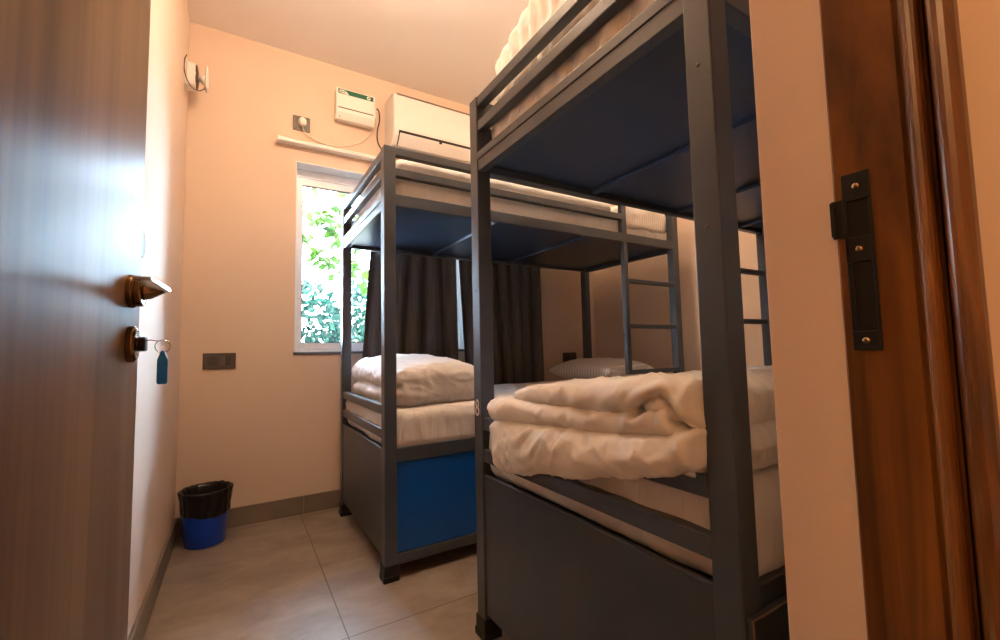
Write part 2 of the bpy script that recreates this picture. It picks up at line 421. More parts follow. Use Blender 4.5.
for ds, n0, n1, z0, z1 in ((.012, .040, .053, .0015, .0085), (.004, .034, .0535, .0005, .0090), (-.010, .0315, .0535, .0005, .0090), (-.070, .0315, .0535, .0015, .0085), (-.121, .0315, .0535, .002, .0080), (-.124, .0325, .0525, .003, .0070)):
    loops.append([dl(SH+ds, n, ZH+z) for n, z in ((n0, z0+.001), (n0+.001, z0), (n1-.001, z0), (n1, z0+.001), (n1, z1-.001), (n1-.001, z1), (n0+.001, z1), (n0, z1-.001))])
loft(bm, loops); lv = obj('lever', bm, M_nickel, ros); lv['label'] = 'satin nickel lever blade'
ZK = .922
bm = bmesh.new()
loops = []
for n, sc in ((0, 1), (.009, 1), (.0125, .82)):
    lp = []
    for k in range(28):
        an = 2*math.pi*k/28; lp.append(dl(SH+.019*sc*math.cos(an), n, ZK+.030*sc*math.copysign(abs(math.sin(an))**.8, math.sin(an))))
    loops.append(lp)
loft(bm, loops); esc = obj('lock', bm, M_bronze, door, bevel=.001); esc['label'] = 'antique brass keyhole plate'
# latch face on the free edge
bm = bmesh.new(); dbox(bm, DLEN, DLEN+.0012, -.030, -.006, .90, 1.07); obj('latch_plate', bm, M_nickel, door, .0005)
# key in the lock, ring and blue tag
key = thing('key', dl(SH, .012, ZK), 'black headed key in the door lock with a blue tag on a wire ring', 'key')
bm = bmesh.new(); dbox(bm, SH-.004, SH+.004, .0120, .016, ZK-.003, ZK+.003); obj('key_blade', bm, M_nickel, key, .0005)
bm = bmesh.new(); dbox(bm, SH-.010, SH+.010, .0135, .0245, ZK-.012, ZK+.012); obj('key_head', bm, M_rubber, key, .003)
bm = bmesh.new()
p0, p1 = dl(SH, .0225, ZK+.006), dl(SH-.006, .0455, ZK+.005)
tube(bm, [p0, p0.lerp(p1, .33)+Vector((0, 0, .0012)), p0.lerp(p1, .66), p1], .0009, 8); obj('wire', bm, mat('copper_wire', (.45, .2, .12), .35, metal=1), key, smooth=True)
bm = bmesh.new(); rc = dl(SH-.006, .0475, ZK-.004)
tube(bm, [rc+Vector((.0105*math.cos(a)*ca, -.0105*math.cos(a)*sa, .0105*math.sin(a))) for a in [2*math.pi*k/32 for k in range(32)]], .0008, 8, True); obj('ring', bm, M_nickel, key, smooth=True)
bm = bmesh.new(); tc_ = rc+Vector((.0005, 0, -.0105))
prism_pts = [(-.0022, .003), (.0022, .003), (.0072, -.012), (.0072, -.050), (.0055, -.0525), (-.0055, -.0525), (-.0072, -.050), (-.0072, -.012)]
for sgn in (0,):
    A = [bm.verts.new(tc_+Vector((u*ca+.002*sa, -u*sa+.002*ca, w))) for u, w in prism_pts]
    B = [bm.verts.new(tc_+Vector((u*ca-.002*sa, -u*sa-.002*ca, w))) for u, w in prism_pts]
    n = len(A)
    for i in range(n): bm.faces.new((A[i], A[(i+1) % n], B[(i+1) % n], B[i]))
    bm.faces.new(list(reversed(A))); bm.faces.new(B)
obj('tag', bm, M_tag, key, .0006)['label'] = 'blue plastic key tag'
# round plate on the left wall peeking past the door edge
bm = bmesh.new(); lathe(bm, [(.045, 0), (.045, .006), (.040, .010), (.0001, .011)], (XL, 1.615, 1.235), 28, axis='X')
o = obj('wall_plate', bm, mat('dark_plate', (.05, .045, .04), .5), smooth=False); tag(o, 'dark round plate on the left wall showing just past the door edge', 'wall plate')

# ------------------------------------------------------------------ bunk beds
PW, H = .05, 1.757
def bunk(name, label, x0, x1, yf, yb, ladder_front, digit=False, overlay=False, up=0.0, cross=(.54, 1.07, 1.58)):
    H = 1.757+up
    rt = thing(name, (x0, (yf+yb)/2, 0), label, 'bunk bed')
    def P(n, dims, mt=M_steel, par=rt, bev=.003): return bxo(n, dims, mt, par, bev)
    for px0 in (x0, x1-PW):
        for py0 in (yf, yb-PW):
            po = P('post', (px0, px0+PW, py0, py0+PW, .02, H))
            bmf = bmesh.new()
            for zz0, zz1, e in ((0, .022, .007), (.022, .062, .004)): box(bmf, px0-e, px0+PW+e, py0-e, py0+PW+e, zz0, zz1)
            obj('foot', bmf, M_rubber, po, .002)
            if px0 == x0:
                for zz in (1.10, 1.385):
                    bms = bmesh.new(); lathe(bms, [(.004, 0), (.0036, -.0012), (.0001, -.0014)], (x0, py0+PW/2+.004*(zz-1.2), zz), 10, axis='X'); obj('screw', bms, M_socket, po, smooth=True)
    # ends
    for k, (ex0, ex1) in enumerate(((x0+.004, x0+.034), (x1-.034, x1-.004))):
        for z0, z1 in ((H-.035, H), (1.636+up, 1.671+up)): P('guard_rail', (ex0, ex1, yf+PW, yb-PW, z0, z1))
        for z0, z1 in ((.645, .684), (.546, .586)): P('end_rail', (ex0, ex1, yf+PW, yb-PW, z0, z1))
        bmr = bmesh.new()
        o1 = 1 if k == 0 else -1; xa = ex0 if k == 0 else ex1
        for (a, b, z0, z1) in ((0, .028, 1.498+up*.5, 1.536+up*.5), (-.003, .010, 1.536+up*.5, 1.562+up*.5)):
            xx = sorted((xa+o1*a, xa+o1*b)); box(bmr, xx[0], xx[1], yf+PW*.9, yb-PW*.9, z0, z1)
        obj('bed_rail', bmr, M_steel, rt, .002)
        pa, pb = (x0+.006, x0+.020) if k == 0 else (x1-.020, x1-.006)
        P('end_panel', (pa, pb, yf+PW-.002, yb-PW+.002, .078, .506), M_panel)
    # sides
    lx0 = x1-.50
    for side, (ya, yb_, lad) in enumerate(((yf+.004, yf+.034, ladder_front), (yb-.034, yb-.004, not ladder_front))):
        xe = lx0 if lad else x1-PW
        for z0, z1 in ((H-.035, H), (1.632+up, 1.667+up)): P('guard_rail', (x0+PW, xe, ya, yb_, z0, z1))
        P('bed_rail', (x0+PW, x1-PW, ya, yb_, 1.508+up*.5, 1.560+up*.5))
        P('bed_rail', (x0+PW, x1-PW, ya, yb_, .455, .512))
        if lad:
            P('rail_end_post', (lx0, lx0+.038, ya, yb_, 1.558, H))
            yc = (ya+yb_)/2
            ld = P('ladder', (lx0+.008, lx0+.038, ya, yb_, .745, 1.512))
            for zz in (.757, 1.022, 1.288):
                bmr = bmesh.new(); box(bmr, lx0+.036, x1-PW+.004, yc-.013, yc+.013, zz-.013, zz+.013); obj('rung', bmr, M_steel, ld, .004)
        if side == 0:
            P('base_rail', (x0+PW, x1-PW, ya, yb_, .055, .096))
            if overlay:
                xm = (x0+x1)/2
                for a, b in ((x0+.004, xm-.004), (xm+.004, x1-.01)):
                    d = P('storage_door', (a, b, yf-.013, yf-.001, .085, .482), M_panel, bev=.001)
                    bmw = bmesh.new(); box(bmw, a-.0008, b, yf-.0134, yf-.011, .4800, .4826); box(bmw, a-.0008, a+.0012, yf-.0134, yf-.011, .085, .4800)
                    obj('edge_band', bmw, M_worn, d)
            else:
                xm = (x0+x1)/2-.2
                for a, b in ((x0+PW+.003, xm-.02), (xm+.02, x1-PW-.003)):
                    P('storage_door', (a, b, ya+.006, ya+.022, .099, .452), M_blue, bev=.0015)['label'] = 'blue storage door'
                P('divider', (xm-.018, xm+.018, ya, yb_, .096, .455))
    # decks and cross supports
    P('deck_panel', (x0+.032, x1-.032, yf+.032, yb-.032, 1.532, 1.546), M_navy)
    P('deck_panel', (x0+.032, x1-.032, yf+.032, yb-.032, .470, .486), M_navy)
    for dx in cross: P('cross_support', (x0+dx-.014, x0+dx+.014, yf+.034, yb-.034, 1.516, 1.532), M_navy)
    if digit:
        bmd = bmesh.new()
        for zc, rr in ((.727, .0105), (.7025, .0125)):
            tube(bmd, [(x0-.0005, yb-.022+rr*.82*math.cos(a), zc+rr*math.sin(a)) for a in [2*math.pi*k/28 for k in range(28)]], .0032, 8, True)
        for v in bmd.verts: v.co.x = x0 + (v.co.x-x0)*.5
        obj('number', bmd, M_digit, rt, smooth=True)['label'] = 'cream digit 8'
    return rt
B1 = (.505, 2.400, 1.743, 2.620); B2 = (.671, 2.500, .4055, 1.287)
bunk('bunk_bed', 'dark grey metal bunk bed under the window with a blue storage door', *B1, True, up=.012, cross=(.57, 1.15))
bunk('bunk_bed', 'dark grey metal bunk bed nearest the door with digit 8 on its post', *B2, False, digit=True, overlay=True)

# ------------------------------------------------------------------ bedding
def soft_box(bm, x0, x1, y0, y1, z0, z1, r, step=.025, disp=None, warp=None):
    """rounded, wrinkled block: a gridded cuboid pushed onto a rounded box, then displaced along its normals"""
    hx, hy, hz = (x1-x0)/2, (y1-y0)/2, (z1-z0)/2; c = Vector(((x0+x1)/2, (y0+y1)/2, (z0+z1)/2))
    nx, ny, nz_ = [max(2, int(round(2*h/step))) for h in (hx, hy, hz)]
    cache = {}
    def V(i, j, k):
        key_ = (i, j, k)
        if key_ in cache: return cache[key_]
        p = Vector((-hx+2*hx*i/nx, -hy+2*hy*j/ny, -hz+2*hz*k/nz_))
        rx, ry, rz = min(r, hx), min(r, hy), min(r, hz)
        q = Vector((max(-hx+rx, min(hx-rx, p.x)), max(-hy+ry, min(hy-ry, p.y)), max(-hz+rz, min(hz-rz, p.z))))
        d = p-q
        if d.length > 1e-6:
            dd = Vector((d.x/rx, d.y/ry, d.z/rz)); dn = dd.normalized()
            p = q + Vector((dn.x*rx, dn.y*ry, dn.z*rz)); n = dn
        else: n = Vector((0, 0, 1))
        w = p + c
        if warp: w = warp(w)
        if disp: w = w + n*disp(w, n)
        cache[key_] = bm.verts.new(w); return cache[key_]
    def face(a, b, cc, d): bm.faces.new((a, b, cc, d))
    for i in range(nx):
        for j in range(ny):
            for k in (0, nz_): face(V(i, j, k), V(i+1, j, k), V(i+1, j+1, k), V(i, j+1, k))
    for i in range(nx):
        for k in range(nz_):
            for j in (0, ny): face(V(i, j, k), V(i+1, j, k), V(i+1, j, k+1), V(i, j, k+1))
    for j in range(ny):
        for k in range(nz_):
            for i in (0, nx): face(V(i, j, k), V(i, j+1, k), V(i, j+1, k+1), V(i, j, k+1))

def bed_mattress(label, x0, x1, y0, y1, z0, z1, seed, ruffle=.004, pull=0):
    bm = bmesh.new()
    def disp(p, n):
        side = 1-abs(n.z)
        h = (p.z-z0)/(z1-z0)
        along = p.y if abs(n.x) > abs(n.y) else p.x
        ru = math.sin(along*70+6*nz(p, 4, seed)) * ruffle * side * max(0, 1.1-h)
        ru += pull*side*(ridge((along*1.0+h*.10+.03*nz(p, 6, seed), 0, 0), 17, seed, 5)-.3)*(.6+.4*nz(p, 4, seed+4))
        return .006*nz(p, 6, seed) + ru + .004*ridge(p, 7, seed+2)
    soft_box(bm, x0, x1, y0, y1, z0, z1, .05, .016, disp)
    o = obj('mattress', bm, M_sheet, smooth=True)
    return tag(o, label, 'mattress', 'sheeted mattresses on the bunk beds')
bed_mattress('white sheeted mattress on the lower bunk under the window', .530, 2.36, 1.755, 2.60, .488, .665, 1, .002, .014)
bed_mattress('white sheeted mattress on the top bunk under the window', .545, 2.35, 1.785, 2.58, 1.548, 1.672, 2, .003)
bed_mattress('white sheeted mattress on the lower bunk nearest the door', .700, 2.46, .418, 1.27, .488, .672, 3, .004)
bed_mattress('ruffled white mattress on the top bunk nearest the door', .712, 2.45, .445, 1.24, 1.548, 1.700, 4, .009)

# duvet on the near lower bunk: one quilt folded in three layers, the lowest drooping over the end rails
def lerp_tab(tab, x):
    if x <= tab[0][0]: return tab[0][1]
    for (a, va), (b, vb) in zip(tab, tab[1:]):
        if x <= b:
            q = (x-a)/(b-a); q = q*q*(3-2*q); return va+(vb-va)*q
    return tab[-1][1]
def wrink(p, seed, a=.006, b=.004):
    w = Vector((p[0], p[1], p[2])) + .05*Vector((nz(p, 5, seed), nz(p, 5, seed+1), nz(p, 5, seed+2)))
    return a*nz(w, 7, seed) + b*(ridge(w, 9, seed+3, 4)-.35) + b*.5*(ridge((w.x*1.6, w.y*.8, w.z*2), 14, seed+5, 4)-.3)

def layer(bm, y0, y1, xo, xi, zt, zb, droop=None, seed=0, n=64, endr=.05, amp=.006, xo_off=0):
    """sweep a rounded slab profile along Y.  xo: outer edge x(y), zt/zb: top and bottom z(y); droop: lip bottom z(y)"""
    loops = []
    for i in range(n+1):
        y = y0+(y1-y0)*i/n
        e = min(1, min(y-y0, y1-y)/endr); e = math.sqrt(max(0, 1-(1-e)**2)); e = max(e, .02)
        x, top, bot = xo(y), zt(y), zb(y)
        m_ = (top+bot)/2; top_, bot_ = m_+(top-m_)*e, m_+(bot-m_)*e
        th = top_-bot_; x = x+.03*(1-e)
        pts = []
        nt = 56
        for k in range(nt+1):   # top from inside to outside
            q = k/nt; xx = xi+(x+th*.5-xi)*q; pts.append((xx, y, top_))
        if droop is None:
            for k in range(1, 12):
                a = math.pi*k/12; pts.append((x+th*.5-th*.5*math.sin(a), y, m_+(th/2)*math.cos(a)))
        else:
            lip = m_+(droop(y)-m_)*e
            hh = max(th*.6, top_-lip)
            for k in range(1, 20):
                a = math.pi*k/20
                wv = math.sin(a)**.8
                pts.append((x+th*.5-(th*.5)*wv - .012*math.sin(a), y, top_-hh*(1-math.cos(a))/2))
            for k in range(1, 6):
                q = k/6; pts.append((x+th*.5+.0*q, y, lip+(bot_-lip)*q))
        for k in range(nt+1):
            q = k/nt; pts.append((x+th*.5+(xi-x-th*.5)*q, y, bot_))
        loops.append(pts)
    rings = loft(bm, loops)
    bm.normal_update()
    mv = {}
    for rg in rings:
        for v in rg:
            mv[v] = v.co + v.normal*0
    return rings
def wrinkle_all(bm, seed, a, b, zfix=None):
    bmesh.ops.recalc_face_normals(bm, faces=bm.faces); bm.normal_update()
    mv = [(v, v.co + v.normal*wrink(v.co, seed, a, b)) for v in bm.verts]
    for v, c in mv:
        if zfix and c.z < zfix and v.co.x > .72: c.z = max(c.z, zfix)
        v.co = c

bm = bmesh.new()
layer(bm, .415, 1.112, lambda y: lerp_tab([(.43, .735), (.475, .640), (.56, .628), (.9, .624), (1.12, .630)], y)+.006*nz((y, 0, 0), 5, 3), 1.45,
      lambda y: lerp_tab([(.42, .768), (.55, .742), (.7, .728), (1.0, .708), (1.2, .690)], y), lambda y: .677,
      lambda y: lerp_tab([(.42, .700), (.48, .690), (.52, .668), (.62, .645), (.80, .606), (1.0, .568), (1.2, .572)], y), n=130, endr=.045)
layer(bm, .47, 1.125, lambda y: lerp_tab([(.47, .70), (.51, .630), (1.2, .617)], y)+.004*nz((y, 1, 0), 6, 4), 1.40,
      lambda y: lerp_tab([(.45, .79), (.7, .772), (1.0, .768), (1.15, .752)], y), lambda y: lerp_tab([(.42, .757), (.7, .720), (1.0, .703), (1.2, .690)], y), n=120, endr=.035)
layer(bm, .415, 1.025, lambda y: lerp_tab([(.43, .735), (.475, .640), (.56, .624), (.80, .628), (1.0, .640), (1.05, .66)], y), 1.38,
      lambda y: lerp_tab([(.42, .843), (.55, .843), (.75, .826), (.9, .808), (1.03, .788)], y),
      lambda y: lerp_tab([(.42, .752), (.48, .757), (.52, .780), (.7, .766), (1.03, .758)], y), n=120, endr=.05)
def seg_dist(y, z, pts):
    best = 9
    for (ay, az), (by, bz) in zip(pts, pts[1:]):
        dy, dz = by-ay, bz-az; q = max(0, min(1, ((y-ay)*dy+(z-az)*dz)/(dy*dy+dz*dz)))
        best = min(best, math.hypot(y-ay-q*dy, z-az-q*dz))
    return best
CURL = [(.575, .775), (.540, .800), (.515, .812), (.500, .795), (.490, .768), (.478, .762)]
def duvet_disp(p, n):
    w = p + .04*Vector((nz(p, 6, 1), nz(p, 6, 2), nz(p, 6, 3)))
    d = .004*nz(p, 4, 7)
    d += .010*(ridge((w.x*.7, w.y*1.2+w.z*1.6, w.z*.4), 8, 13, 7)-.22)*(.5+.5*nz(p, 3, 15))
    d += .0055*(ridge((w.x*1.1+w.z, w.y*.9-w.z*.8, w.z), 15, 17, 6)-.2)
    d += .0025*(ridge((w.x, w.y*1.3+w.x*.6, w.z*1.5), 30, 19, 4)-.3)
    if p.x < .70 and n.x < .2:
        c = seg_dist(p.y, p.z, CURL); d += -.016*math.exp(-(c/.007)**2) + .007*math.exp(-((c-.017)/.010)**2)
    return d
bmesh.ops.recalc_face_normals(bm, faces=bm.faces); bm.normal_update()
for v, c in [(v, v.co+v.normal*duvet_disp(v.co, v.normal)) for v in bm.verts]:
    if v.co.x > .72 and v.co.z < .70: c.z = max(c.z, .676)
    v.co = c
o = obj('duvet', bm, M_duvet, smooth=True)
tag(o, 'thick white duvet folded in layers and hanging over the end rail of the nearest bunk', 'duvet')

# folded duvet on the lower bunk under the window
bm = bmesh.new()
def dome(p):
    q = p.copy()
    k = (q.z-.66)/.19
    if k > 0:
        ex = (q.x-.76)/.26
        q.z = .66+(q.z-.66)*(1-.22*max(0, ex)**2-.20*max(0, -ex-.1)**1.2)*(1-.20*max(0, (2.08-q.y)/.30)**1.3)
    return q
def fold_disp(p, n):
    w = p + .03*Vector((nz(p, 7, 1), nz(p, 7, 2), nz(p, 7, 3)))
    d = .006*nz(p, 5, 21)+.007*(ridge((w.x*1.1, w.y, w.z*.6), 9, 23, 6)-.25)+.0045*(ridge((w.x*.8+w.z, w.y*1.2, w.z), 17, 25, 5)-.25)
    if n.x < -.2:
        zc = .745+.012*nz((p.y, 0, 0), 6, 4); d += -.030*math.exp(-((p.z-zc)/.014)**2)*min(1, -n.x*1.4)
        pass
    return d
soft_box(bm, .545, 1.04, 1.785, 2.55, .668, .884, .060, .010, fold_disp, dome)
o = obj('duvet', bm, M_duvet2, smooth=True)
tag(o, 'plump folded white duvet at the left end of the lower bunk under the window', 'duvet')

# duvets and pillows up top
bm = bmesh.new()
def dome2(p):
    q = p.copy(); ex = (q.x-.55)/.35
    if q.z > 1.70: q.z -= .022*max(0, 1-max(0, ex)*3)**2
    return q
soft_box(bm, .565, 1.885, 1.795, 2.55, 1.672, 1.766, .04, .018, lambda p, n: wrink(p, 31, .004, .004), dome2)
o = obj('duvet', bm, M_duvet2, smooth=True); tag(o, 'white duvet spread along the top bunk under the air conditioner', 'duvet')
bm = bmesh.new()
def hump(p):
    q = p.copy(); k = max(0, q.z-1.70)/.25
    q.z = 1.70+(q.z-1.70)*(1-.33*max(0, (q.y-.85)/.35)**1.5) if q.z > 1.70 else q.z
    return q
soft_box(bm, .728, 1.42, .47, 1.240, 1.698, 2.010, .07, .010, lambda p, n: wrink(p, 41, .004, .005)+.0035*math.sin(p.y*120+5*nz(p, 3, 2))*max(0, -n.x), hump)
o = obj('duvet', bm, M_duvet, smooth=True); tag(o, 'white duvet heaped behind the top rails of the nearest bunk', 'duvet')

def make_pillow(bm, c, lx, ly, th, rot, seed, amp=.006, tilt=0, n=44):
    def pos(u, v, sgn):
        e = (1-abs(u)**2.4)*(1-abs(v)**2.4); t = th/2*max(0, e)**.42
        cx = .93+.07*abs(u*v); p = Vector((u*lx/2*(1-.06*(1-v*v)*abs(u)**3+0), v*ly/2*(1-.06*(1-u*u)*abs(v)**3), sgn*t))
        p.z += wrink((p.x*1.3+seed, p.y*1.3, p.z), seed, amp, amp)*(max(0, e)**.5)*1.0
        return p
    Mx = Matrix.Translation(c) @ Matrix.Rotation(rot, 4, 'Z') @ Matrix.Rotation(tilt, 4, 'X')
    g = {}
    for sgn in (1, -1):
        for i in range(n+1):
            for j in range(n+1):
                edge = i in (0, n) or j in (0, n)
                k_ = (i, j, 0 if edge else sgn)
                if k_ not in g:
                    u, v = -1+2*i/n, -1+2*j/n
                    g[k_] = bm.verts.new(Mx @ pos(u, v, 0 if edge else sgn))
    for sgn in (1, -1):
        for i in range(n):
            for j in range(n):
                def K(a, b): return g[(a, b, 0 if a in (0, n) or b in (0, n) else sgn)]
                bm.faces.new((K(i, j), K(i+1, j), K(i+1, j+1), K(i, j+1)))
bm = bmesh.new(); make_pillow(bm, Vector((2.16, 2.24, .745)), .44, .62, .17, 0, 51)
o = obj('pillow', bm, M_pillow, smooth=True); tag(o, 'striped white pillow lying behind the ladder on the lower bunk', 'pillow')
bm = bmesh.new(); soft_box(bm, 1.925, 2.345, 1.772, 2.35, 1.60, 1.768, .045, .014, lambda p, n: wrink(p, 61, .006, .008))
o = obj('pillow', bm, M_pillow_up, smooth=True); tag(o, 'striped white pillow seen above the ladder on the top bunk', 'pillow')
bm = bmesh.new(); make_pillow(bm, Vector((2.18, .84, .735)), .44, .62, .16, 0, 71)
o = obj('pillow', bm, M_pillow, smooth=True); tag(o, 'striped white pillow at the far end of the lower bunk nearest the door', 'pillow')

# ------------------------------------------------------------------ curtains and curtain rail
def curtain(label, x0, x1, top_in, seed, zb=.55, flare=0, lean=0):
    bm = bmesh.new(); nx, nzz = 150, 40; rows = []
    zt = 2.145; np_ = max(5, int((x1-x0)/.105))
    for j in range(nzz+1):
        f = j/nzz; z = zt+(zb-zt)*f; row = []
        for i in range(nx+1):
            u = i/nx
            xa = x0+top_in*(1-f)**1.2 - flare*f; xb = x1-lean*(1-f)*0+lean*f
            ph = 2*math.pi*np_*u + 1.2*nz((u*4, f*1.5, 0), 1, seed)
            am = (.020+.012*nz((u*6, 2, f), 1, seed))*(.6+.5*f)
            row.append(bm.verts.new((xa+(xb-xa)*u + .010*math.cos(ph)*f, 2.690+am*math.sin(ph)+.006*nz((u*9, f*3, 1), 1, seed), z)))
        rows.append(row)
    for a, b in zip(rows, rows[1:]):
        for i in range(nx): bm.faces.new((a[i], a[i+1], b[i+1], b[i]))
    o = obj('curtain', bm, M_curtain, smooth=True, solid=.002)
    return tag(o, label, 'curtain', 'charcoal curtains at the window')
curtain('charcoal curtain drawn over the middle of the window, left of the gap', .650, 1.275, .09, 3, flare=.035, lean=0)
curtain('charcoal curtain drawn right of the narrow gap of daylight', 1.262, 2.0, 0, 8, flare=-.08, lean=.01)
rail = thing('curtain_rail', (.175, YB-.05, 2.14), 'slim white curtain rail on the wall above the window', 'curtain rail')
bm = bmesh.new()
pr = [(0, 2.129), (-.010, 2.127), (-.040, 2.129), (-.043, 2.134), (-.043, 2.148), (-.038, 2.154), (-.008, 2.154), (0, 2.150)]
loft(bm, [[(xx, YB-.012+y, z) for y, z in pr] for xx in (.175, 2.15)]); obj('track', bm, M_alu, rail)
bm = bmesh.new(); box(bm, .168, .177, YB-.057, YB-.010, 2.125, 2.156); obj('end_cap', bm, M_alu, rail, .002)
for xx in (.26, 1.1, 1.95):
    bm = bmesh.new(); box(bm, xx, xx+.035, YB-.014, YB, 2.132, 2.162); obj('bracket', bm, M_alu, rail, .002)

# ------------------------------------------------------------------ things on the walls
def cable(name, pts, r, mt, parent, n=40):
    """smooth tube through control points (Catmull-Rom)"""
    P_ = [Vector(p) for p in pts]; P_ = [P_[0]*2-P_[1]]+P_+[P_[-1]*2-P_[-2]]; out = []
    for i in range(1, len(P_)-2):
        for k in range(10):
            q = k/10; a, b, c, d = P_[i-1:i+3]
            out.append(.5*((2*b)+(c-a)*q+(2*a-5*b+4*c-d)*q*q+(3*b-a-3*c+d)*q**3))
    out.append(P_[-2]); bm = bmesh.new(); tube(bm, out, r, 8); return obj(name, bm, mt, parent, smooth=True)
# voltage stabiliser
st = thing('voltage_stabilizer', (.60, YB, 2.42), 'white wall mounted voltage box with a green label left of the air conditioner', 'voltage stabilizer')
bm = bmesh.new()
sy = YB-.078
prf = [(YB, 2.345), (sy+.024, 2.336), (sy, 2.376), (sy, 2.524), (sy+.006, 2.531), (YB, 2.531)]
loft(bm, [[(xx, y, z) for y, z in prf] for xx in (.482, .718)]); obj('casing', bm, M_plastic, st, .005)
bm = bmesh.new(); box(bm, .494, .706, sy-.0012, sy+.001, 2.490, 2.518); lb = obj('label_band', bm, M_green, st); lb['label'] = 'dark green label band'
bm = bmesh.new()
pts = [(.500, 2.4955), (.556, 2.4895), (.548, 2.503), (.536, 2.511), (.520, 2.515), (.506, 2.514), (.500, 2.508)]
A = [bm.verts.new((x, sy-.0016, z)) for x, z in pts]; B = [bm.verts.new((x, sy-.001, z)) for x, z in pts]
for i in range(len(A)): bm.faces.new((A[i], A[(i+1) % len(A)], B[(i+1) % len(A)], B[i]))
bm.faces.new(A); bm.faces.new(list(reversed(B))); obj('logo', bm, M_plastic, lb)
bm = bmesh.new()
for k, xx in enumerate((.507, .517, .527)): box(bm, xx, xx+.006, sy-.002, sy-.0015, 2.500+.0*k, 2.507)
obj('lettering', bm, M_green, lb)
bm = bmesh.new(); lathe(bm, [(.0115, 0), (.0115, -.001), (.0001, -.001)], (.677, sy-.001, 2.504), 24, axis='Y'); obj('badge', bm, M_plastic, lb)
bm = bmesh.new(); lathe(bm, [(.007, 0), (.007, -.0006), (.0001, -.0006)], (.677, sy-.002, 2.504), 20, axis='Y'); obj('badge_mark', bm, mat('badge_grey', (.30, .32, .30), .5), lb)
bm = bmesh.new(); box(bm, .494, .706, sy-.0008, sy+.001, 2.3985, 2.4045); obj('slot', bm, M_dark, st)
bm = bmesh.new(); lathe(bm, [(.003, 0), (.003, -.002), (.0001, -.002)], (.505, sy+.0135, 2.350), 12, axis='Y'); obj('screw', bm, M_dark, st)
bm = bmesh.new(); box(bm, .718, .732, YB-.055, YB-.020, 2.40, 2.47); obj('side_terminal', bm, M_plastic, st, .003)
cable('cable', [(.728, YB-.045, 2.468), (.748, YB-.046, 2.462), (.755, YB-.045, 2.40), (.742, YB-.04, 2.33), (.745, YB-.035, 2.26), (.775, YB-.03, 2.215), (.825, YB-.02, 2.195)], .0042, M_cablek, st)
# socket up high with a white plug
sk = thing('wall_socket', (.30, YB, 2.28), 'small bronze grey wall socket high up above the window', 'wall socket')
bm = bmesh.new(); box(bm, .253, .345, YB-.008, YB, 2.232, 2.320); obj('plate', bm, M_socket, sk, .002)
bm = bmesh.new(); box(bm, .266, .332, YB-.010, YB-.0075, 2.243, 2.309); obj('inset', bm, mat('socket_dark', (.07, .06, .05), .4), sk, .001)
pg = thing('plug', (.302, YB-.01, 2.28), 'white plug in the high wall socket with a pale cord running to the voltage box', 'plug')
bm = bmesh.new()
lathe(bm, [(.026, -.010), (.027, -.014), (.024, -.034), (.018, -.040), (.0001, -.041)], (.302, YB, 2.281), 28, wob=lambda r, z, a, k: (r*(1-.12*abs(math.cos(a))), z), axis='Y')
obj('plug_body', bm, M_plastic, pg, smooth=True)
cable('cord', [(.300, YB-.026, 2.258), (.306, YB-.024, 2.232), (.332, YB-.016, 2.206), (.40, YB-.008, 2.184), (.49, YB-.0062, 2.182), (.58, YB-.008, 2.205), (.66, YB-.016, 2.255), (.712, YB-.03, 2.32)], .0034, M_cablew, pg)
# air conditioner
ac = thing('air_conditioner', (1.2, YB, 2.35), 'white split air conditioner on the back wall above the bunk', 'air conditioner')
bm = bmesh.new(); fy = YB-.205
prf = [(YB, 2.2250), (YB-.06, 2.2000), (fy+.055, 2.2020), (fy+.012, 2.2530), (fy, 2.2850), (fy+.002, 2.4300), (fy+.014, 2.5150), (fy+.035, 2.5380), (YB, 2.5500)]
loft(bm, [[(xx, y, z) for y, z in prf] for xx in (.800, 1.63)]); obj('body', bm, M_acw, ac, .014, seg=3)
bm = bmesh.new()
def ac_strip(bm, x0, x1, pts, th):
    """thin shell following the front profile"""
    loops = []
    for xx in (x0, x1):
        loops.append([(xx, y, z) for y, z in pts] + [(xx, y+th, z) for y, z in reversed(pts)])
    loft(bm, loops)
ac_strip(bm, .823, 1.622, [(fy-.003, 2.2920), (fy-.003, 2.4300), (fy+.009, 2.5100)], .006); obj('front_panel', bm, M_acw, ac, .002)
bm = bmesh.new(); ac_strip(bm, .827, 1.62, [(fy+.0125, 2.5160), (fy+.030, 2.5370)], .004); obj('air_intake', bm, mat('intake_brown', (.16, .12, .09), .5), ac)
bm = bmesh.new(); ac_strip(bm, .832, 1.60, [(fy+.0505, 2.2050), (fy+.0095, 2.2540), (fy-.002, 2.2820)], .005); obj('air_outlet', bm, M_dark, ac)
bm = bmesh.new(); ac_strip(bm, .838, 1.597, [(fy+.049, 2.2030), (fy+.007, 2.2490), (fy-.004, 2.2650)], .006); obj('louvre', bm, M_acw, ac, .002)
bm = bmesh.new()
bm.free()
for xx in (1.10, 1.34):
    bm = bmesh.new(); box(bm, xx, xx+.02, fy-.004, fy+.01, 2.2550, 2.2720); obj('louvre_hinge', bm, M_dark, ac)
